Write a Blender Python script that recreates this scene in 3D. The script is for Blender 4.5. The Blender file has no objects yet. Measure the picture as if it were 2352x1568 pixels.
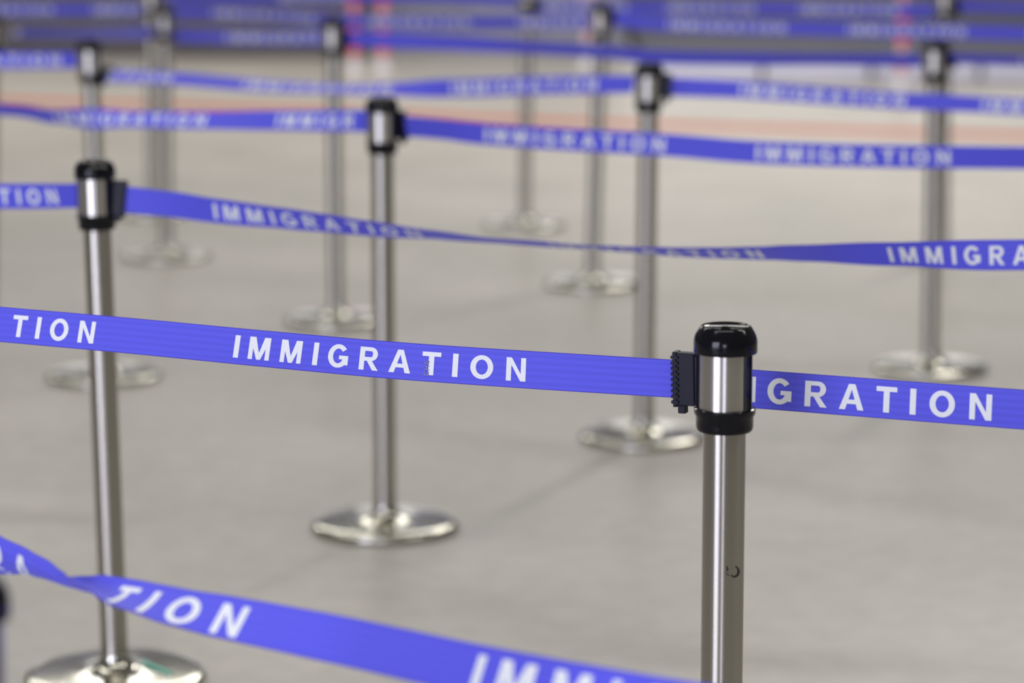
import bpy, bmesh, math, random
from mathutils import Vector, Matrix

random.seed(4)
SC = bpy.context.scene
COL = SC.collection
R = math.radians

# ------------------------------------------------------------------ camera
F_MM, PITCH, CAM_H = 100.0, R(9.9), 1.50
cd = bpy.data.cameras.new('camera')
cd.lens = F_MM
cd.sensor_width = 36
cd.clip_end = 300
cd.clip_start = 0.05
cd.dof.use_dof = True
cd.dof.focus_distance = 3.50
cd.dof.aperture_fstop = 3.1
cam = bpy.data.objects.new('camera', cd)
COL.objects.link(cam)
cam.location = (0, 0, CAM_H)
cam.rotation_euler = (math.pi / 2 - PITCH, 0, 0)
SC.camera = cam

FP = F_MM / 36 * 2352
CO, SI = math.cos(PITCH), math.sin(PITCH)
EYE = Vector((0, 0, CAM_H))

def ray(px, py):
    a, b = (px - 1176) / FP, (784 - py) / FP
    return Vector((a, CO + b * SI, -SI + b * CO))

def at(px, py, Y):                       # point seen at a pixel, at ground distance Y
    d = ray(px, py)
    return EYE + d * (Y / d.y)

def floor_at(px, py, z=0.0):
    d = ray(px, py)
    return EYE + d * ((z - CAM_H) / d.z)

def depth(p):
    return p.y * CO - (p.z - CAM_H) * SI

# ------------------------------------------------------------------ light
SC.view_settings.view_transform = 'Standard'
SC.view_settings.look = 'None'
SC.view_settings.gamma = 1
SC.view_settings.exposure = 0.0
SC.view_settings.use_curve_mapping = False
SC.cycles.use_denoising = True
SC.cycles.max_bounces = 6
SC.cycles.sample_clamp_indirect = 6

w = bpy.data.worlds.new('hall_ambience')
SC.world = w
w.use_nodes = True
w.node_tree.nodes['Background'].inputs[0].default_value = (0.13, 0.127, 0.115, 1)
w.node_tree.nodes['Background'].inputs[1].default_value = 1.1

def area(name, loc, target, sx, sy, power, color):
    l = bpy.data.lights.new(name, 'AREA')
    l.shape = 'RECTANGLE'
    l.size, l.size_y, l.energy, l.color = sx, sy, power, color
    o = bpy.data.objects.new(name, l)
    COL.objects.link(o)
    o.location = loc
    o.rotation_euler = (Vector(target) - Vector(loc)).to_track_quat('-Z', 'Y').to_euler()
    return o

DAY = (0.77, 0.78, 1.0)
WARM = (1.0, 0.965, 0.90)
# daylight entrance behind the photographer, to the left, then an added panel
area('daylight_doors', (-5.1, -3.0, 1.8), (-3.0, 4.0, 1.8), 3.8, 3.5, 370, DAY)
area('far_steel_fill', (-1.5, -10.0, 1.4), (-0.5, 4.0, 1.4), 2.4, 2.8, 170, DAY)  # added daylight panel, brightens reflections on the distant steel heads and poles
# luminaires of the hall ceiling, among them one added fill
la = area('ceiling_lamp_a', (2.7, 12.6, 5.0), (2.7, 12.6, 0), 0.3, 3.6, 250, WARM)
la.rotation_euler = (0, 0, -math.atan2(.42, .91))
area('ceiling_lamp_b', (-3.5, 7.0, 5.0), (-3.5, 7.0, 0), 5.0, 0.4, 105, WARM)
area('ceiling_lamp_c', (-0.5, 1.5, 5.0), (-0.5, 1.5, 0), 5.0, 0.4, 105, WARM)
area('right_belt_fill', (4.5, 3.5, 5.0), (4.5, 3.5, 0), 4.0, 0.4, 110, WARM)  # added fill light, lifts the belt right of centre and the floor there
area('ceiling_lamp_d', (-3.0, 17.0, 5.5), (-3.0, 17.0, 0), 12.0, 0.7, 620, WARM)
# clerestory windows high in the far wall
area('far_windows', (-1.0, 28.8, 2.1), (-1.0, 10.0, 1.0), 14.0, 1.5, 150, (1, .98, .95))

# ------------------------------------------------------------------ materials
def new_mat(name):
    m = bpy.data.materials.new(name)
    m.use_nodes = True
    nt = m.node_tree
    return m, nt, nt.nodes['Principled BSDF'], nt.nodes.new, nt.links.new

def mat_plain(name, col, rough=.5, metal=0, noise=0.08, scale=30, coat=0):
    m, nt, b, N, L = new_mat(name)
    tc = N('ShaderNodeTexCoord'); nz = N('ShaderNodeTexNoise'); mx = N('ShaderNodeMix')
    mx.data_type = 'RGBA'
    nz.inputs['Scale'].default_value = scale
    nz.inputs['Detail'].default_value = 4
    L(tc.outputs['Object'], nz.inputs['Vector'])
    L(nz.outputs['Fac'], mx.inputs['Factor'])
    mx.inputs['A'].default_value = [c * (1 - noise) for c in col] + [1]
    mx.inputs['B'].default_value = [min(1, c * (1 + noise)) for c in col] + [1]
    L(mx.outputs['Result'], b.inputs['Base Color'])
    b.inputs['Roughness'].default_value = rough
    b.inputs['Metallic'].default_value = metal
    b.inputs['Coat Weight'].default_value = coat
    b.inputs['Coat Roughness'].default_value = .12
    return m

def mat_steel(name, rough, aniso, col, bands=True):
    m, nt, b, N, L = new_mat(name)
    tc = N('ShaderNodeTexCoord'); mp = N('ShaderNodeMapping'); nz = N('ShaderNodeTexNoise')
    L(tc.outputs['Object'], mp.inputs['Vector'])
    mp.inputs['Scale'].default_value = (4, 4, 900)
    L(mp.outputs['Vector'], nz.inputs['Vector'])
    nz.inputs['Scale'].default_value = 1.0
    nz.inputs['Detail'].default_value = 3
    cr = N('ShaderNodeMix'); cr.data_type = 'RGBA'
    L(nz.outputs['Fac'], cr.inputs['Factor'])
    cr.inputs['A'].default_value = [c * .88 for c in col] + [1]
    cr.inputs['B'].default_value = list(col) + [1]
    L(cr.outputs['Result'], b.inputs['Base Color'])
    b.inputs['Metallic'].default_value = 1
    b.inputs['Roughness'].default_value = rough
    b.inputs['Anisotropic'].default_value = aniso
    if aniso:
        b.inputs['Anisotropic Rotation'].default_value = .25   # hairline brushing round the tube: streaks run upright
        tg = N('ShaderNodeTangent'); tg.direction_type = 'RADIAL'; tg.axis = 'Z'
        L(tg.outputs[0], b.inputs['Tangent'])
    if bands:
        bp = N('ShaderNodeBump'); bp.inputs['Strength'].default_value = .06
        bp.inputs['Distance'].default_value = .001
        L(nz.outputs['Fac'], bp.inputs['Height'])
        L(bp.outputs[0], b.inputs['Normal'])
    return m

def mat_floor():
    m, nt, b, N, L = new_mat('polished_concrete')
    tc = N('ShaderNodeTexCoord')
    n1 = N('ShaderNodeTexNoise'); n1.inputs['Scale'].default_value = 1.3; n1.inputs['Detail'].default_value = 6
    n2 = N('ShaderNodeTexNoise'); n2.inputs['Scale'].default_value = 14; n2.inputs['Detail'].default_value = 5
    n3 = N('ShaderNodeTexNoise'); n3.inputs['Scale'].default_value = 320; n3.inputs['Detail'].default_value = 3
    for n in (n1, n2, n3):
        L(tc.outputs['Object'], n.inputs['Vector'])
    r1 = N('ShaderNodeValToRGB')
    r1.color_ramp.elements[0].position = .32; r1.color_ramp.elements[1].position = .68
    r1.color_ramp.elements[0].color = (.37, .355, .325, 1)
    r1.color_ramp.elements[1].color = (.45, .425, .40, 1)
    L(n1.outputs['Fac'], r1.inputs[0])
    m1 = N('ShaderNodeMix'); m1.data_type = 'RGBA'; m1.blend_type = 'MULTIPLY'; m1.inputs['Factor'].default_value = 1
    r2 = N('ShaderNodeValToRGB')
    r2.color_ramp.elements[0].position = .3; r2.color_ramp.elements[1].position = .7
    r2.color_ramp.elements[0].color = (.90, .91, .90, 1); r2.color_ramp.elements[1].color = (1.06, 1.05, 1.05, 1)
    L(n2.outputs['Fac'], r2.inputs[0])
    L(r1.outputs[0], m1.inputs['A']); L(r2.outputs[0], m1.inputs['B'])
    m2 = N('ShaderNodeMix'); m2.data_type = 'RGBA'; m2.blend_type = 'MULTIPLY'; m2.inputs['Factor'].default_value = 1
    r3 = N('ShaderNodeValToRGB')
    r3.color_ramp.elements[0].position = .35; r3.color_ramp.elements[1].position = .65
    r3.color_ramp.elements[0].color = (.88, .88, .88, 1); r3.color_ramp.elements[1].color = (1.04, 1.04, 1.04, 1)
    L(n3.outputs['Fac'], r3.inputs[0])
    L(m1.outputs['Result'], m2.inputs['A']); L(r3.outputs[0], m2.inputs['B'])
    L(m2.outputs['Result'], b.inputs['Base Color'])
    b.inputs['Roughness'].default_value = .38
    b.inputs['Specular IOR Level'].default_value = .5
    return m

def mat_belt():
    # woven nylon webbing; uv: u along the belt in metres, v across 0..1
    m, nt, b, N, L = new_mat('blue_webbing')
    uv = N('ShaderNodeUVMap'); uv.uv_map = 'uv'
    sp = N('ShaderNodeSeparateXYZ'); L(uv.outputs[0], sp.inputs[0])
    def math_(op, a, b_=None):
        n = N('ShaderNodeMath'); n.operation = op
        for i, x in enumerate((a, b_)):
            if x is None: continue
            if isinstance(x, (int, float)): n.inputs[i].default_value = x
            else: L(x, n.inputs[i])
        return n.outputs[0]
    v, u = sp.outputs['Y'], sp.outputs['X']
    rib = math_('SINE', math_('MULTIPLY', v, 2 * math.pi * 5.5))          # seven lengthwise ribs
    weft = math_('SINE', math_('MULTIPLY', u, 2 * math.pi * 900))
    h = math_('ADD', math_('MULTIPLY', rib, .7), math_('MULTIPLY', weft, .2))
    edge = math_('ABSOLUTE', math_('SUBTRACT', v, .5))
    em = N('ShaderNodeMapRange'); L(edge, em.inputs['Value'])
    em.inputs['From Min'].default_value = .465; em.inputs['From Max'].default_value = .495
    mx = N('ShaderNodeMix'); mx.data_type = 'RGBA'
    ribc = math_('ADD', math_('MULTIPLY', rib, .5), .5)
    L(ribc, mx.inputs['Factor'])
    mx.inputs['A'].default_value = (.098, .100, .79, 1)
    mx.inputs['B'].default_value = (.112, .115, .86, 1)
    m2 = N('ShaderNodeMix'); m2.data_type = 'RGBA'
    L(em.outputs[0], m2.inputs['Factor']); L(mx.outputs['Result'], m2.inputs['A'])
    m2.inputs['B'].default_value = (.050, .032, .44, 1)
    L(m2.outputs['Result'], b.inputs['Base Color'])
    b.inputs['Roughness'].default_value = .6
    b.inputs['Specular IOR Level'].default_value = .3
    b.inputs['Sheen Weight'].default_value = .15
    bp = N('ShaderNodeBump'); bp.inputs['Strength'].default_value = .15; bp.inputs['Distance'].default_value = .0005
    L(h, bp.inputs['Height']); L(bp.outputs[0], b.inputs['Normal'])
    return m

M_FLOOR = mat_floor()
M_BELT = mat_belt()
M_INK = mat_plain('white_print', (.86, .90, .95), .6, 0, .05, 600)
M_POLE = mat_steel('brushed_steel', .27, .85, (.51, .49, .43))
M_SLEEVE = mat_steel('brushed_sleeve_steel', .28, .85, (.68, .66, .61))
M_BASE = mat_steel('polished_base_steel', .16, 0, (.54, .53, .47), False)
M_BLACK = mat_plain('black_plastic', (.004, .004, .007), .13, 0, .2, 40, 0)
M_BLACK.node_tree.nodes['Principled BSDF'].inputs['Specular IOR Level'].default_value = .3
M_CLIP = mat_plain('black_matt_plastic', (.006, .007, .018), .45, 0, .2, 60)
M_CLIP.node_tree.nodes['Principled BSDF'].inputs['Specular IOR Level'].default_value = .25
M_MARK = mat_plain('grey_stamp_ink', (.20, .20, .50), .7, 0, .3, 900)
M_SCRAWL = mat_plain('black_marker_ink', (.02, .02, .02), .6, 0, .1, 100)
M_ORANGE = mat_plain('orange_line_paint', (.42, .075, .02), .75, 0, .15, 8)
M_TEAL = mat_plain('teal_tape', (.12, .55, .42), .5, 0, .1, 40)
M_RED = mat_plain('red_gloss_plastic', (.82, .10, .16), .4, 0, .05, 20)
M_WHITE = mat_plain('white_gloss_plastic', (.62, .61, .66), .4, 0, .05, 20)
M_DARK = mat_plain('charcoal_laminate', (.085, .078, .082), .5, 0, .2, 3)
M_GREYWALL = mat_plain('grey_lilac_paint', (.25, .25, .32), .55, 0, .15, 1.2)
M_DECK = mat_plain('grey_deck_carpet', (.12, .12, .16), .8, 0, .2, 5)
M_PALE = mat_plain('pale_counter_panel', (.66, .66, .82), .4, 0, .1, 1.5)

# ------------------------------------------------------------------ helpers
def link_mesh(name, verts, faces, mat, parent=None, smooth=False, uvs=None):
    me = bpy.data.meshes.new(name)
    me.from_pydata([tuple(v) for v in verts], [], faces)
    me.materials.append(mat)
    if uvs:
        lay = me.uv_layers.new(name='uv')
        for p in me.polygons:
            for li in p.loop_indices:
                lay.data[li].uv = uvs[me.loops[li].vertex_index]
    if smooth:
        me.polygons.foreach_set('use_smooth', [True] * len(me.polygons))
    me.update()
    o = bpy.data.objects.new(name, me)
    COL.objects.link(o)
    o.parent = parent
    return o

def lathe(profile, n=64, closed=True):
    v, f = [], []
    for r, z in profile:
        for i in range(n):
            a = 2 * math.pi * i / n
            v.append((r * math.cos(a), r * math.sin(a), z))
    for k in range(len(profile) - 1):
        for i in range(n):
            j = (i + 1) % n
            f.append((k * n + i, k * n + j, (k + 1) * n + j, (k + 1) * n + i))
    if closed:
        f.append(tuple(range(n - 1, -1, -1)))
        f.append(tuple((len(profile) - 1) * n + i for i in range(n)))
    return v, f

def box(x0, x1, y0, y1, z0, z1):
    v = [(x, y, z) for z in (z0, z1) for y in (y0, y1) for x in (x0, x1)]
    f = [(0, 2, 3, 1), (4, 5, 7, 6), (0, 1, 5, 4), (2, 6, 7, 3), (0, 4, 6, 2), (1, 3, 7, 5)]
    return v, f

def join(parts):
    V, Fc = [], []
    for v, f in parts:
        o = len(V); V += list(v); Fc += [tuple(i + o for i in q) for q in f]
    return V, Fc

def autosmooth(o, ang=35):
    me = o.data
    me.polygons.foreach_set('use_smooth', [True] * len(me.polygons))
    bm = bmesh.new(); bm.from_mesh(me)
    for e in bm.edges:
        if len(e.link_faces) == 2 and e.calc_face_angle(0) > R(ang):
            e.smooth = False
    bm.to_mesh(me); bm.free()

def bevel(o, wd, seg=2):
    md = o.modifiers.new('bevel', 'BEVEL'); md.width = wd; md.segments = seg; md.limit_method = 'ANGLE'
    return o

def tag(o, label, cat, group=None, kind=None):
    if label: o['label'] = label
    if cat: o['category'] = cat
    if group: o['group'] = group
    if kind: o['kind'] = kind
    return o

# ------------------------------------------------------------------ setting
v, f = box(-30, 30, -12, 34, -.1, 0)
fl = link_mesh('floor', v, f, M_FLOOR)
tag(fl, 'worn beige polished concrete floor of the hall', None, None, 'structure')
v, f = box(-30, 30, 29, 29.2, 0, 5)
tag(link_mesh('wall_back', v, f, M_GREYWALL), 'grey lilac wall at the far end of the hall', None, None, 'structure')

# orange line painted on the floor, running across behind the queue
def line_strip(pts, half_w):
    V, Fc = [], []
    for i, p in enumerate(pts):
        a = pts[max(0, i - 1)]; b_ = pts[min(len(pts) - 1, i + 1)]
        t = (b_ - a).normalized(); n = Vector((-t.y, t.x, 0)) * half_w
        for s, z in ((1, .0), (1, .002), (-1, .002), (-1, .0)):
            q = p + n * s; V.append((q.x, q.y, z))
    for i in range(len(pts) - 1):
        o = i * 4
        for k in range(3):
            Fc.append((o + k, o + k + 1, o + 4 + k + 1, o + 4 + k))
    Fc.append((0, 3, 2, 1)); e = (len(pts) - 1) * 4; Fc.append((e, e + 1, e + 2, e + 3))
    return V, Fc
lp = [floor_at(-700, 216), floor_at(0, 231), floor_at(700, 254), floor_at(1300, 280), floor_at(2352, 312), floor_at(3000, 335)]
v, f = line_strip(lp, .125)
tag(link_mesh('floor_line', v, f, M_ORANGE), 'orange line painted across the beige floor behind the posts', 'floor marking')

# ------------------------------------------------------------------ posts
POLE_R, CAP_R = .0245, .0366
prof_base = [(.1625, 0), (.1640, .003), (.1642, .011), (.1632, .0145), (.1605, .0175), (.154, .0200), (.140, .0213), (.10, .0228),
             (.065, .0248), (.045, .0282), (.034, .034), (.0285, .044), (.0262, .054), (.0262, .058)]
prof_pole = [(POLE_R, .045), (POLE_R, 1.0)]
# head profile, measured downwards from the top of the cap (0)
prof_cap = [(.0300, -.031), (.0362, -.031), (.0366, -.0298), (.0366, -.0188), (.0362, -.0150), (.0350, -.0112), (.0330, -.0070),
            (.0303, -.0026), (.0290, -.0006), (.0275, 0), (.0262, -.0012), (.0240, -.0022), (.0060, -.0022),
            (.0055, -.0008), (.0030, -.0002)]
prof_sleeve = [(.0312, -.0975), (.0312, -.0300)]
prof_collar = [(.0255, -.1220), (.0310, -.1220), (.0322, -.1205), (.0330, -.1170), (.0332, -.1045), (.0352, -.1020), (.0356, -.0960),
               (.0340, -.0952), (.0315, -.0952)]

ME = {}
def proto_mesh(key, vf, mat, ang=35, bev=0):
    v, f = vf
    me = bpy.data.meshes.new(key)
    me.from_pydata([tuple(p) for p in v], [], f)
    me.materials.append(mat)
    bm = bmesh.new(); bm.from_mesh(me)
    if bev:
        bmesh.ops.bevel(bm, geom=[e for e in bm.edges if e.calc_face_angle(0) > R(30)], offset=bev, segments=2, affect='EDGES')
    bmesh.ops.recalc_face_normals(bm, faces=bm.faces)
    for fc in bm.faces: fc.smooth = True
    for e in bm.edges:
        if len(e.link_faces) == 2 and e.calc_face_angle(0) > R(ang):
            e.smooth = False
    bm.to_mesh(me); bm.free()
    ME[key] = me

proto_mesh('base', lathe(prof_base, 96), M_BASE, 60)
proto_mesh('cap', lathe(prof_cap, 72), M_BLACK, 50)
proto_mesh('sleeve', lathe(prof_sleeve, 72), M_SLEEVE)
proto_mesh('collar', lathe(prof_collar, 72), M_BLACK, 50)
# two upright slot frames, at the left (-x) and right (+x) of the head
def slot(s):
    parts = [box(s * .0300, s * .0328, -.0060, -.0035, -.0960, -.0300),
             box(s * .0300, s * .0328, .0035, .0060, -.0960, -.0300),
             box(s * .0270, s * .0318, -.0045, .0045, -.0960, -.0300)]
    out = []
    for v, f in parts:
        out.append((v, f if s > 0 else [tuple(reversed(q)) for q in f]))
    return join(out)
sv, sf = slot(1)
sv = [tuple(Matrix.Rotation(R(-38), 3, 'Z') @ Vector(p)) for p in sv]
proto_mesh('slot_r', (sv, sf), M_BLACK)
proto_mesh('slot_l', slot(-1), M_BLACK)

def place(name, me, parent, z=0):
    o = bpy.data.objects.new(name, me)
    COL.objects.link(o); o.parent = parent; o.location = (0, 0, z)
    return o

POSTS = {}
GROUP = 'retractable belt barrier posts'
def post(key, bx, by, tx, ty, label, yaw=0):
    if by is None:                       # base below the frame: a 0.96 m post found from its top
        top = floor_at(tx, ty, .96)
        base = Vector((at(bx, 1568, top.y).x, top.y, 0))
        base.x = top.x + (base.x - top.x) * 1.2
    else:
        base = floor_at(bx, by)
        top = at(tx, ty, base.y)
    lean = math.atan2(top.x - base.x, top.z)
    L = math.hypot(top.x - base.x, top.z)
    e = bpy.data.objects.new('barrier_post', None)
    COL.objects.link(e)
    e.location = base
    tag(e, label, 'barrier post', GROUP)
    bs = place('base', ME['base'], e)
    v, f = lathe([(POLE_R, .045), (POLE_R, L - .118)], 64)
    col_ = bpy.data.objects.new('pole', bpy.data.meshes.new('pole'))
    col_.data.from_pydata(v, [], f); col_.data.materials.append(M_POLE)
    COL.objects.link(col_); col_.parent = e
    autosmooth(col_)
    col_.rotation_euler = (0, lean, 0)
    rot = Matrix.Rotation(lean, 4, 'Y') @ Matrix.Rotation(yaw, 4, 'Z')
    tip = rot @ Vector((0, 0, L))
    for nm, k in (('cap', 'cap'), ('sleeve', 'sleeve'), ('collar', 'collar'), ('belt_slot', 'slot_r'), ('belt_slot', 'slot_l')):
        o = place(nm, ME[k], e)
        o.rotation_euler = rot.to_euler()
        o.location = tip
    POSTS[key] = dict(e=e, base=base, rot=rot, tip=base + tip, Y=base.y, L=L, lean=lean)
    return e


post('N', -96, None, -90, 1326, 'post cut by the left edge, black cap corner showing at the bottom left')
post('R', 1658, None, 1667, 747, 'sharp steel post near the camera on the right, black scrawl on its pole')
post('A', 266, 1564, 217, 368, 'leaning steel post at the left, teal tape on its base')
post('B', 885, 1213, 877, 224, 'steel post left of centre whose whole round base shows in front')
post('C', 1478, 1008, 1491, 144, 'steel post right of centre, its base just left of the sharp post head')
post('D', 2136, 850, 2148, 90, 'steel post at the right, its base above the nearest belt end')
post('F', 240, 868, 205, 90, 'steel post directly behind the leaning left post, top near its head')
post('E', 773, 738, 764, 40, 'steel post behind and left of the post with the whole base')
post('K', -26, 745, -19, 30, 'blurred post at the upper left edge, only its black cap and collar in view')
post('H', 1360, 655, 1380, 8, 'blurred post left of the pole of the right-of-centre post, its base low behind it')
post('G2', 383, 592, 379, 16, 'blurred right-hand one of the two posts overlapping at the upper left')
post('G1', 350, 494, 346, -36, 'farther, left-hand one of the two posts overlapping at the upper left')
post('I', 1205, 520, 1212, -48, 'far blurred post in the middle, its small base above the twisted belt')
post('J', 2165, 588, 2170, -36, 'far blurred post at the upper right, head just above another post head')

# teal tape scrap on the base of the leaning post, scrawl on the sharp pole
A = POSTS['A']
tp = at(300, 1526, A['Y'] + .02); tq = at(362, 1540, A['Y'] - .01)
def tape(a, b_, hw):
    V = []
    for p, z in ((a, 0), (b_, 0)):
        for s_ in (-1, 1):
            for dz in (0, .0006):
                V.append((p.x - A['base'].x, p.y + s_ * hw - A['base'].y, dz))
    return V, [(0, 2, 6, 4), (1, 5, 7, 3), (0, 1, 3, 2), (4, 6, 7, 5), (0, 4, 5, 1), (2, 3, 7, 6)]
v, f = tape(Vector((A['base'].x + .045, A['base'].y + .02, 0)), Vector((A['base'].x + .105, A['base'].y - .03, 0)), .009)
v = [(x, y, z + .0330 - .0105 * min(1, max(0, (math.hypot(x, y) - .045) / .07))) for x, y, z in v]
o = link_mesh('teal_tape_strip', v, f, M_TEAL, A['e'])
o['label'] = 'strip of teal tape stuck on the base'

Rp = POSTS['R']
def on_pole(px, py, rr=POLE_R + .0004):      # point of the sharp pole's front surface seen at a pixel
    d = ray(px, py)
    z = at(px, py, Rp['Y']).z
    cx = Rp['base'].x + math.tan(Rp['lean']) * z
    t = (Rp['Y'] - rr * .7) / d.y
    x = (EYE + d * t).x - cx
    x = max(-rr * .98, min(rr * .98, x))
    y = -math.sqrt(rr * rr - x * x)
    return x + math.tan(Rp['lean']) * z, y, (EYE + d * ((Rp['Y'] + y) / d.y)).z
def scrawl(pts, wpx):
    V, Fc = [], []
    for i, (x, y) in enumerate(pts):
        a = pts[max(0, i - 1)]; b_ = pts[min(len(pts) - 1, i + 1)]
        tx, ty = b_[0] - a[0], b_[1] - a[1]; l = math.hypot(tx, ty)
        wq = wpx * (.5 + .5 * math.sin(math.pi * i / (len(pts) - 1)))
        V.append(on_pole(x - ty / l * wq / 2, y + tx / l * wq / 2)); V.append(on_pole(x + ty / l * wq / 2, y - tx / l * wq / 2))
    for i in range(len(pts) - 1):
        Fc.append((2 * i, 2 * i + 1, 2 * i + 3, 2 * i + 2))
    return V, Fc
hook = [(1686 + 11 * math.cos(a), 1312 + 12 * math.sin(a)) for a in [R(-75 + 14 * k) for k in range(16)]]
hv = scrawl(hook, 5)
dot = scrawl([(1668, 1300), (1670, 1306), (1669, 1312)], 5)
dot2 = scrawl([(1667, 1316), (1670, 1319), (1674, 1320)], 3)
v, f = join([hv, dot, dot2])
o = link_mesh('scrawl', v, f, M_SCRAWL, Rp['e'])
o['label'] = 'small black hand-drawn hook mark'

# ------------------------------------------------------------------ lettering
TH = .215
def q(*p): return list(p)
def ring(w, a0, a1, n, t=TH):
    out = []
    for i in range(n):
        A0 = a0 + (a1 - a0) * i / n; A1 = a0 + (a1 - a0) * (i + 1) / n
        def P(a, k): return (w / 2 + (w / 2 - k * t) * math.cos(R(a)), .5 + (.515 - k * t * .9) * math.sin(R(a)))
        out.append(q(P(A0, 0), P(A1, 0), P(A1, 1), P(A0, 1)))
    return out
def rect(x0, x1, y0, y1): return q((x0, y0), (x1, y0), (x1, y1), (x0, y1))
def glyph(ch):
    if ch == 'I': return .215, [rect(0, .215, 0, 1)]
    if ch == 'T': return .74, [rect(0, .74, .81, 1), rect(.2625, .4775, 0, .81)]
    if ch == 'N': return .78, [rect(0, .2, 0, 1), rect(.58, .78, 0, 1), q((.03, 1), (.21, 1), (.75, 0), (.57, 0))]
    if ch == 'M':
        w_ = .90
        return w_, [rect(0, .185, 0, 1), rect(w_ - .185, w_, 0, 1), q((.0, 1), (.265, 1), (.53, 0), (.37, 0)), q((w_ - .265, 1), (w_, 1), (.53, 0), (.37, 0))]
    if ch == 'A': return .88, [q((.325, 1), (.50, 1), (.22, 0), (0, 0)), q((.38, 1), (.555, 1), (.88, 0), (.66, 0)), rect(.2, .68, .225, .395)]
    if ch == 'O': return .90, ring(.90, 0, 360, 32)
    if ch == 'G': return .86, ring(.86, 38, 345, 28) + [rect(.47, .86, .36, .53), rect(.66, .86, .12, .40)]
    if ch == 'R':
        qs = [rect(0, .21, 0, 1), rect(.2, .50, .83, 1), rect(.2, .50, .40, .57)]
        for i in range(12):
            a0, a1 = R(-90 + 15 * i), R(-75 + 15 * i)
            P = lambda a, ro, rz: (.47 + ro * math.cos(a), .70 + rz * math.sin(a))
            qs.append(q(P(a0, .28, .30), P(a1, .28, .30), P(a1, .075, .13), P(a0, .075, .13)))
        qs.append(q((.30, .42), (.50, .44), (.80, 0), (.56, 0)))
        return .80, qs
# centres of the eleven letters as fractions of the word length
CEN = dict(zip(range(11), [.012, .092, .205, .292, .372, .480, .585, .688, .766, .852, .964]))
WORD = 'IMMIGRATION'

def subdiv(quad, mx):
    # split a quad into cells no longer than mx along x so it can follow the belt
    (a, b_, c, d) = [Vector((p[0], p[1])) for p in quad]
    n = max(1, int(math.ceil(max((a - b_).length, (c - d).length) / mx)))
    m = max(1, int(math.ceil(max((a - d).length, (b_ - c).length) / mx)))
    P = [[(a.lerp(b_, i / n)).lerp(d.lerp(c, i / n), j / m) for i in range(n + 1)] for j in range(m + 1)]
    return P, n, m

# ------------------------------------------------------------------ belts
BW = .0462
def cr(p0, p1, p2, p3, t):
    return .5 * ((2 * p1) + (-p0 + p2) * t + (2 * p0 - 5 * p1 + 4 * p2 - p3) * t * t + (-p0 + 3 * p1 - 3 * p2 + p3) * t ** 3)

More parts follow.
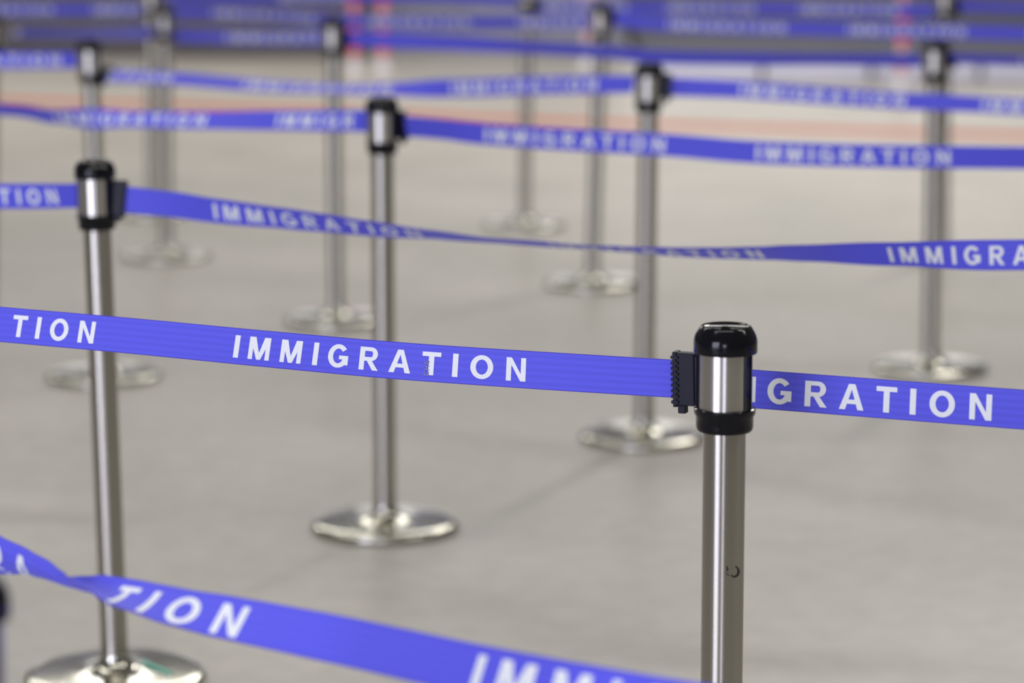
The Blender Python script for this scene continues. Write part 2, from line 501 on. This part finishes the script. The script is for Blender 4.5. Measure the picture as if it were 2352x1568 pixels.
class Ribbon:
    """webbing strip: centre line, tilt and cross curl interpolated through control points"""
    def __init__(s, pts, sign=-1, steps=14, nv=6):
        # pts: (px, y_top, y_bottom, Y[, tilt degrees[, curl degrees]])
        C, T, K, X = [], [], [], []
        for p in pts:
            c = at(p[0], (p[1] + p[2]) / 2, p[3])
            C.append(c); X.append(p[0])
            if len(p) > 4 and p[4] is not None: T.append(R(p[4]))
            else:
                sl = 0
                full = BW * FP / depth(c)
                T.append(sign * math.acos(max(-1, min(1, (p[2] - p[1]) / full))))
            K.append(R(p[5]) if len(p) > 5 else 0.0)
        s.c, s.t, s.k, s.x = [], [], [], []
        n = len(C)
        for i in range(n - 1):
            j = [max(0, i - 1), i, i + 1, min(n - 1, i + 2)]
            m = max(4, int((C[i + 1] - C[i]).length / .014))
            for a in range(m + (1 if i == n - 2 else 0)):
                u = a / m
                s.c.append(Vector([cr(C[j[0]][k], C[j[1]][k], C[j[2]][k], C[j[3]][k], u) for k in range(3)]))
                e = u * u * (3 - 2 * u)
                s.t.append(T[i] * (1 - e) + T[i + 1] * e)
                s.k.append(K[i] * (1 - e) + K[i + 1] * e)
                q_ = s.c[-1]; s.x.append(1176 + FP * q_.x / depth(q_))
        s.s = [0]
        for a, b_ in zip(s.c, s.c[1:]): s.s.append(s.s[-1] + (b_ - a).length)
        s.fr = []
        for i, c in enumerate(s.c):
            a = s.c[max(0, i - 1)]; b_ = s.c[min(len(s.c) - 1, i + 1)]
            tg = (b_ - a).normalized()
            # a tape hangs with its width upright: reference frame from the vertical, leaned towards the sight line
            e = (c - Vector((1.0 * c.x * .0, 0, CAM_H))).normalized()
            up = tg.cross(e).normalized()
            if up.z < 0: up = -up
            fr = up.cross(tg).normalized()
            if fr.y > 0: fr = -fr
            s.fr.append((tg, up, fr))
    def pt(s, i, v, off=0.0):
        """v in -.5..+.5 across, off along the front normal"""
        tg, up, fr = s.fr[i]; phi = s.t[i]; k = s.k[i]
        if abs(k) < 1e-4:
            a = v * BW; d = up * math.cos(phi) - fr * math.sin(phi)
            nn = fr * math.cos(phi) + up * math.sin(phi)
            return s.c[i] + d * a + nn * off
        n = 8; h = v / n; x = y = 0
        for m in range(n):
            an = phi + k * (h * (m + .5)); x += math.cos(an) * h * BW; y -= math.sin(an) * h * BW
        an = phi + k * v
        nn = fr * math.cos(an) + up * math.sin(an)
        return s.c[i] + up * x + fr * y + nn * off
    def at_s(s, ss, v, off):
        ss = max(0, min(s.s[-1], ss))
        lo, hi = 0, len(s.s) - 1
        while hi - lo > 1:
            m = (lo + hi) // 2
            if s.s[m] <= ss: lo = m
            else: hi = m
        u = (ss - s.s[lo]) / max(1e-9, s.s[hi] - s.s[lo])
        return s.pt(lo, v, off).lerp(s.pt(hi, v, off), u)
    def s_at_x(s, px):
        x = s.x
        if px <= x[0]: return (px - x[0]) * (s.s[8] - s.s[0]) / (x[8] - x[0])
        if px >= x[-1]: return s.s[-1] + (px - x[-1]) * (s.s[-1] - s.s[-9]) / (x[-1] - x[-9])
        for i in range(len(x) - 1):
            if x[i] <= px <= x[i + 1]:
                return s.s[i] + (s.s[i + 1] - s.s[i]) * (px - x[i]) / (x[i + 1] - x[i])

def belt(label, pts, words, sign=-1, clip=None, cap=.62, vc=-.01):
    rb = Ribbon(pts, sign)
    nv = 6; hw = .0006
    V, Fc, UV = [], [], []
    n = len(rb.c); st = 2 * (nv + 1)
    for i in range(n):
        for j in range(nv + 1):
            V.append(rb.pt(i, -.5 + j / nv, hw)); UV.append((rb.s[i], j / nv))
        for j in range(nv + 1):
            V.append(rb.pt(i, .5 - j / nv, -hw)); UV.append((rb.s[i], 1 - j / nv))
    for i in range(n - 1):
        for j in range(st):
            k = (j + 1) % st
            Fc.append((i * st + j, i * st + k, (i + 1) * st + k, (i + 1) * st + j))
    Fc.append(tuple(range(st - 1, -1, -1))); Fc.append(tuple((n - 1) * st + j for j in range(st)))
    org = rb.c[0].copy()
    V = [p - org for p in V]
    o = link_mesh('barrier_belt', V, Fc, M_BELT, None, False, UV)
    bm = bmesh.new(); bm.from_mesh(o.data); bmesh.ops.recalc_face_normals(bm, faces=bm.faces)
    for e in bm.edges:
        if len(e.link_faces) == 2 and e.calc_face_angle(0) > R(50): e.smooth = False
    for fc in bm.faces: fc.smooth = True
    bm.to_mesh(o.data); bm.free()
    o.location = org
    tag(o, label, 'barrier belt', 'blue belts printed in white strung between the posts')
    # printed words: (x start, x end[, letters from, letters to[, side]])
    for wd in words:
        xs, xe = wd[0], wd[1]
        l0, l1 = (wd[2], wd[3]) if len(wd) > 3 else (0, 11)
        side = wd[4] if len(wd) > 4 else 1
        s0, s1 = rb.s_at_x(xs), rb.s_at_x(xe)
        LW = s1 - s0
        if len(wd) > 5:                      # two letter centres are given instead of the word's ends
            f0, f1 = wd[5], wd[6]
            LW = (s1 - s0) / (f1 - f0); s0 -= f0 * LW; s1 = s0 + LW
        capm = cap * BW
        hs = LW / (.345 / .0286) / capm        # horizontal squeeze that keeps letters in proportion to the word
        for li in range(l0, l1):
            LV, LF = [], []
            gw, quads = glyph(WORD[li])
            for qi, qd in enumerate(quads):
                P, a_, b_ = subdiv(qd, .34)
                o0 = len(LV)
                for row in P:
                    for p in row:
                        us = s0 + LW * CEN[li] + (p.x - gw / 2) * capm * hs
                        if side < 0: us = s0 + s1 - us
                        vv = vc + (p.y - .5) * cap
                        if side < 0: vv = -vv
                        LV.append((rb.at_s(us, vv, side * (hw + .0004 + .00007 * (qi % 3))) - org, us))
                for j in range(b_):
                    for i in range(a_):
                        fc = (o0 + j * (a_ + 1) + i, o0 + j * (a_ + 1) + i + 1, o0 + (j + 1) * (a_ + 1) + i + 1, o0 + (j + 1) * (a_ + 1) + i)
                        if all(-.0005 <= LV[k][1] <= rb.s[-1] + .0005 for k in fc): LF.append(fc)
            if LF:
                link_mesh('printed_letter', [p for p, _ in LV], LF, M_INK, o)
    if clip:
        end = 0 if clip < 0 else n - 1
        tg, up, fr = rb.fr[end]
        out = tg if clip > 0 else -tg               # towards the post
        c = rb.c[end] - org
        phi = rb.t[end]; U = up * math.cos(phi) - fr * math.sin(phi); Nn = fr * math.cos(phi) + up * math.sin(phi)
        def bx(x0, x1, z0, z1, y0, y1):
            pts_ = [c + out * x + U * z + Nn * y for z in (z0, z1) for y in (y0, y1) for x in (x0, x1)]
            return pts_, box(0, 1, 0, 1, 0, 1)[1]
        body = join([bx(.0, .0235, -.031, .033, -.0065, .0065), bx(-.0035, .002, -.033, .034, -.0080, .0080),
                     bx(.0015, .0115, -.041, -.031, -.005, .005), bx(.0225, .029, -.026, .029, -.004, .004)])
        cl = link_mesh('belt_clip', body[0], body[1], M_CLIP, o)
        bm = bmesh.new(); bm.from_mesh(cl.data); bmesh.ops.recalc_face_normals(bm, faces=bm.faces); bm.to_mesh(cl.data); bm.free()
        bevel(cl, .0012)
        cl['label'] = 'black plastic end clip'
        ridges = []
        for k in range(9):
            z = -.0285 + k * .0068
            ridges.append(bx(-.0050, .0040, z, z + .0034, -.0090, .0090))
        rv = join(ridges)
        rg = link_mesh('clip_ridges', rv[0], rv[1], M_CLIP, cl)
        bm = bmesh.new(); bm.from_mesh(rg.data); bmesh.ops.recalc_face_normals(bm, faces=bm.faces); bm.to_mesh(rg.data); bm.free()
    return o, rb

def slot_x(key, side, py, d=.030):       # pixel x of the slot mouth of a post head
    p = POSTS[key]
    tip = p['tip'] + Vector((side * d, 0, -.063))
    return 1176 + FP * tip.x / depth(tip)
def yc_head(key):
    p = POSTS[key]; t = p['tip'] + p['rot'].to_3x3() @ Vector((0, 0, -.063)); dz = t - EYE
    u = dz.z * CO + dz.y * SI
    return 784 - FP * u / depth(t)
Y = {k: p['Y'] for k, p in POSTS.items()}

# foreground belt, twisted at the left
belt('nearest out-of-focus belt, twisted at the lower left and sweeping down past the sharp post',
     [(-330, 1040, 1120, 3.1, 165), (-120, 1160, 1240, 2.95, 160), (-30, 1228, 1306, 2.90, 145, -60), (40, 1264, 1334, 2.86, 128, -120), (100, 1294, 1356, 2.82, 108, -160), (160, 1318, 1378, 2.79, 88, -170),
      (225, 1328, 1390, 2.76, 66, -120), (310, 1336, 1414, 2.72, 47, -50), (420, 1352, 1444, 2.68, 36, -15), (520, 1368, 1466, 2.65, 26), (640, 1390, 1492, 2.61, 20),
      (820, 1424, 1532, 2.55, 14), (1080, 1478, 1592, 2.46, 10), (1350, 1527, 1648, 2.38, 8), (1650, 1576, 1704, 2.3, 6), (2000, 1630, 1765, 2.2, 6), (2500, 1700, 1840, 2.1, 6)],
     [(284, 532, 7, 11, 1, .688, .964), (1187, 1412, 0, 11, 1, .092, .292), (-60, 60, 4, 7, -1, .6, .4)], cap=.73, vc=-.06)

# belts at the sharp post
ob, rbb = belt('sharp bright blue belt running from the left edge to the clip of the sharp post',
     [(-600, 652, 732, 3.78, 8), (-200, 684, 767, 3.72, 8), (0, 702, 787, 3.66, 8), (300, 727, 815, 3.60, 8), (600, 755, 845, 3.54, 6), (900, 782, 872, 3.47, 2), (1200, 803, 893, 3.42, -4),
      (1556, 825, 915, 3.335, -12)],
     [(46, 200, 7, 11, 1, .688, .964), (32, 186, 0, 7, 1, .688, .964), (537, 1211)], clip=1)
# small illegible grey stamp left of the T
SV, SF = [], []
ss0 = rbb.s_at_x(981.5)
for kx, seg in enumerate([(-.34, -.30, 0, 1), (-.34, -.22, 0, .28), (-.34, -.22, .72, 1), (-.19, -.16, 0, 1), (-.19, -.07, .36, .62), (-.10, -.07, 0, 1), (-.04, .0, .1, .9), (-.04, .04, 0, .25), (.02, .05, .2, 1)]):
    o0 = len(SV)
    for v_, u_ in ((seg[0], seg[2]), (seg[0], seg[3]), (seg[1], seg[3]), (seg[1], seg[2])):
        SV.append(rbb.at_s(ss0 + (u_ - .5) * .0066, v_, .0006 + .0007 + .00004 * kx) - rbb.c[0])
    SF.append((o0, o0 + 1, o0 + 2, o0 + 3))
st_ = link_mesh('ink_stamp', SV, SF, M_MARK, ob)
st_['label'] = 'tiny smudged grey stamp'
st_['kind'] = 'stuff'
belt('darker sharp belt leaving the right of the sharp post for the right edge',
     [(1714, 847, 937, 3.314, -10), (1760, 850, 940, 3.308, -9), (2000, 867, 960, 3.27, -8), (2352, 893, 988, 3.20, -8), (2700, 915, 1014, 3.14, -8), (3300, 955, 1056, 3.03, -8)],
     [(1729, 2253, 3, 11, 1, .292, .964), (2690, 3470)], cap=.66)

# belts at the leaning post
belt('short belt from the left edge to the leaning post, blurred letters TION on it',
     [(-500, 418, 474, 5.15), (0, 422, 479, 5.10), (190, 422, 476, 5.03)],
     [(11, 120, 0, 11, 1, .688, .964)])
belt('long belt right of the leaning post, narrowing edge-on in mid frame',
     [(283, 425, 490, 4.99), (400, 441, 499, 4.97), (500, 457, 512, 4.92), (650, 478, 524, 4.86), (760, 494, 533, 4.81), (850, 508, 541, 4.78), (1000, 530, 548, 4.72), (1130, 547, 557, 4.66),
      (1250, 557, 564, 4.62, -80), (1340, 563, 571, 4.58), (1450, 567, 580, 4.54), (1550, 569, 588, 4.5), (1650, 569, 593, 4.46), (1750, 567, 596, 4.42),
      (1850, 563, 600, 4.38), (2050, 557, 610, 4.31), (2352, 549, 621, 4.22), (2750, 535, 612, 4.1), (3300, 515, 595, 3.95)],
     [(490, 967), (1262, 1752), (2040, 2570)], clip=-1, sign=-1)

# belts at B
belt('belt left of the post with the whole base, tilted at its left end',
     [(-400, 222, 250, 6.9), (0, 238, 265, 6.65, -56), (125, 252, 284, 6.55, -50), (300, 256, 292, 6.45), (475, 256, 296, 6.38), (650, 254, 299, 6.28), (848, 253, 303, 6.17)],
     [(126, 474), (636, 985, 0, 6)], sign=1)
belt('belt right of the post with the whole base, two words, along the orange line',
     [(928, 266, 312, 6.17), (1020, 274, 320, 6.12), (1113, 283, 332, 6.08), (1300, 295, 345, 6.0), (1530, 307, 359, 5.92), (1735, 323, 376, 5.84), (2000, 332, 384, 5.74), (2352, 337, 388, 5.62), (2700, 338, 392, 5.5), (3200, 336, 392, 5.35)],
     [(1113, 1529), (1736, 2184), (2400, 2860)], clip=-1)

# belts at C
belt('pale narrow belt between the post behind the leaning one and the right-of-centre post',
     [(246, 160, 188, 7.98), (400, 167, 194, 7.86), (600, 184, 210, 7.72), (770, 194, 214, 7.60), (900, 190, 218, 7.50), (1050, 180, 224, 7.40), (1250, 175, 217, 7.27), (1456, 173, 213, 7.14)],
     [(560, 900), (1036, 1372), (60, 395)], sign=1, clip=-1)
belt('bright belt from the right-of-centre post to the right edge, crossing the right post',
     [(1538, 180, 218, 7.12, 0), (1620, 182, 223, 7.10, 14), (1700, 184, 228, 7.08, 22), (1900, 197, 243, 7.03, 26), (2080, 211, 253, 6.99, 30), (2165, 215, 256, 6.97, 32), (2352, 227, 264, 6.92, 34), (2600, 240, 275, 6.86, 30), (3100, 262, 297, 6.75, 20)],
     [(1700, 2080), (2256, 2640)], sign=1, clip=-1)
belt('blurred belt from the left edge to the post behind the leaning one',
     [(-350, 118, 158, 8.1), (0, 119, 158, 8.05), (175, 119, 156, 7.98)], [(-230, 140)])

# belts at E, D
belt('plain blurred belt between the upper middle post and the right post',
     [(796, 72, 104, Y['E']), (900, 76, 110, 8.87), (1070, 84, 117, 8.77), (1240, 96, 124, 8.67), (1400, 106, 134, 8.57), (1500, 115, 146, 8.50), (1700, 120, 150, 8.38), (1900, 123, 150, 8.25), (2116, 124, 153, Y['D'])],
     [], clip=-1)
belt('dark blurred belt leaving the right post for the right edge',
     [(2184, 122, 146, Y['D']), (2352, 128, 152, 7.95), (2650, 135, 162, 7.75)], [(2345, 2760)], clip=-1)
belt('blurred belt from the overlapping posts to the upper middle post, one word on it',
     [(402, 66, 98, Y['G2']), (500, 68, 101, 10.1), (600, 70, 104, 9.7), (740, 70, 104, Y['E'])], [(520, 790)])
belt('dim blurred belt from the left edge to the nearer overlapping post',
     [(28, 60, 88, 9.1), (150, 64, 90, 9.5), (355, 62, 90, Y['G2'])], [(-220, 48)])

# belts at H
belt('faint blurred belt from the farther overlapping post past the upper middle post head',
     [(368, 12, 43, Y['G1']), (500, 15, 45, 11.4), (650, 22, 52, 11.1), (850, 34, 65, 10.6), (1100, 37, 66, 10.2), (1354, 35, 66, Y['H'])],
     [(490, 722), (842, 1078), (1192, 1440)])
belt('blurred belt right of the small dark middle head, two words on it',
     [(1408, 25, 62, Y['H']), (1530, 38, 72, 9.68), (1800, 46, 82, 9.6), (2100, 54, 87, 9.5), (2352, 60, 93, 9.4), (2600, 64, 98, 9.3)],
     [(1535, 1803), (1948, 2216), (2365, 2640)], clip=-1)
belt('blurred belt from the left edge to the farther overlapping post',
     [(-200, 2, 34, 11.9), (60, 6, 38, 11.8), (325, 6, 38, Y['G1'])], [(-110, 120), (215, 440, 0, 6)])
belt('blurred belt along the upper edge, far middle post to far right post',
     [(1238, 0, 28, Y['I']), (1500, 2, 31, 10.9), (1730, 4, 33, 10.75), (2060, 8, 38, 10.5), (2146, 8, 38, Y['J'])],
     [(1245, 1440), (1532, 1732), (1838, 2062)], clip=-1)
belt('very faint belt cut by the upper edge left of the far middle post',
     [(380, -20, 8, 12.3), (640, -22, 8, 12.0), (950, -24, 6, 11.7), (1190, -14, 14, Y['I'])], [(640, 800)])
belt('dark blue belt at the upper right corner leaving the far right post',
     [(2200, 0, 26, Y['J']), (2352, 6, 30, 10.3), (2650, 12, 36, 10.1)], [], clip=-1)

# ------------------------------------------------------------------ far background
def striped_post(px, by, label):
    b_ = floor_at(px, by)
    e = bpy.data.objects.new('striped_post', None); COL.objects.link(e); e.location = b_
    tag(e, label, 'striped post', 'red and white banded posts far behind')
    v, f = lathe([(.055, 0), (.055, .02), (.05, .035), (.035, .05), (.03, .07)], 32)
    o = link_mesh('base', v, f, M_WHITE, e); autosmooth(o)
    v, f = lathe([(.026, .07), (.026, 1.0)], 24)
    o = link_mesh('pole', v, f, M_WHITE, e); autosmooth(o)
    for k in range(6):
        z = .11 + k * .15
        v, f = lathe([(.0265, z), (.0275, z + .002), (.0275, z + .068), (.0265, z + .07)], 24)
        o = link_mesh('red_band', v, f, M_RED, e); autosmooth(o)
striped_post(814, 168, 'far blurred red banded post just right of the upper middle head')
striped_post(880, 168, 'far blurred red banded post second right of the upper middle head')
striped_post(1348, 160, 'far blurred red banded post behind the small dark middle head')
striped_post(2070, 205, 'far blurred red banded post left of the right post head')

def unit(name, px0, px1, by, hgt, dep, mat, label, cat, n, pmat=None):
    a, b_ = floor_at(px0, by), floor_at(px1, by)
    y = (a.y + b_.y) / 2
    v, f = box(0, b_.x - a.x, 0, dep, .0, hgt)
    e = link_mesh(name, v, f, mat); e.location = (a.x, y, 0)
    tag(e, label, cat)
    W_ = b_.x - a.x
    for k in range(n):
        v, f = box(W_ * k / n + .02, W_ * (k + 1) / n - .02, -.018, 0, .06, hgt - .03)
        if pmat: v, f = box(W_ * k / n + .02, W_ * (k + 1) / n - .02, -.018, 0, .01, hgt)
        bevel(link_mesh('front_panel', v, f, pmat or mat, e), .006)
    return e
unit('counter', -700, 850, 134, 1.1, .8, M_DARK, 'dark grey service counter far away along the upper left edge', 'counter', 7)
unit('counter', 880, 1430, 118, 1.1, .8, M_GREYWALL, 'grey service counter far away behind the upper middle, beside the dark one', 'counter', 3)
pf = unit('platform', 1500, 3000, 188, .115, 7.0, M_DECK, 'low pale platform far away under the belts at the upper right', 'platform', 6, M_PALE)
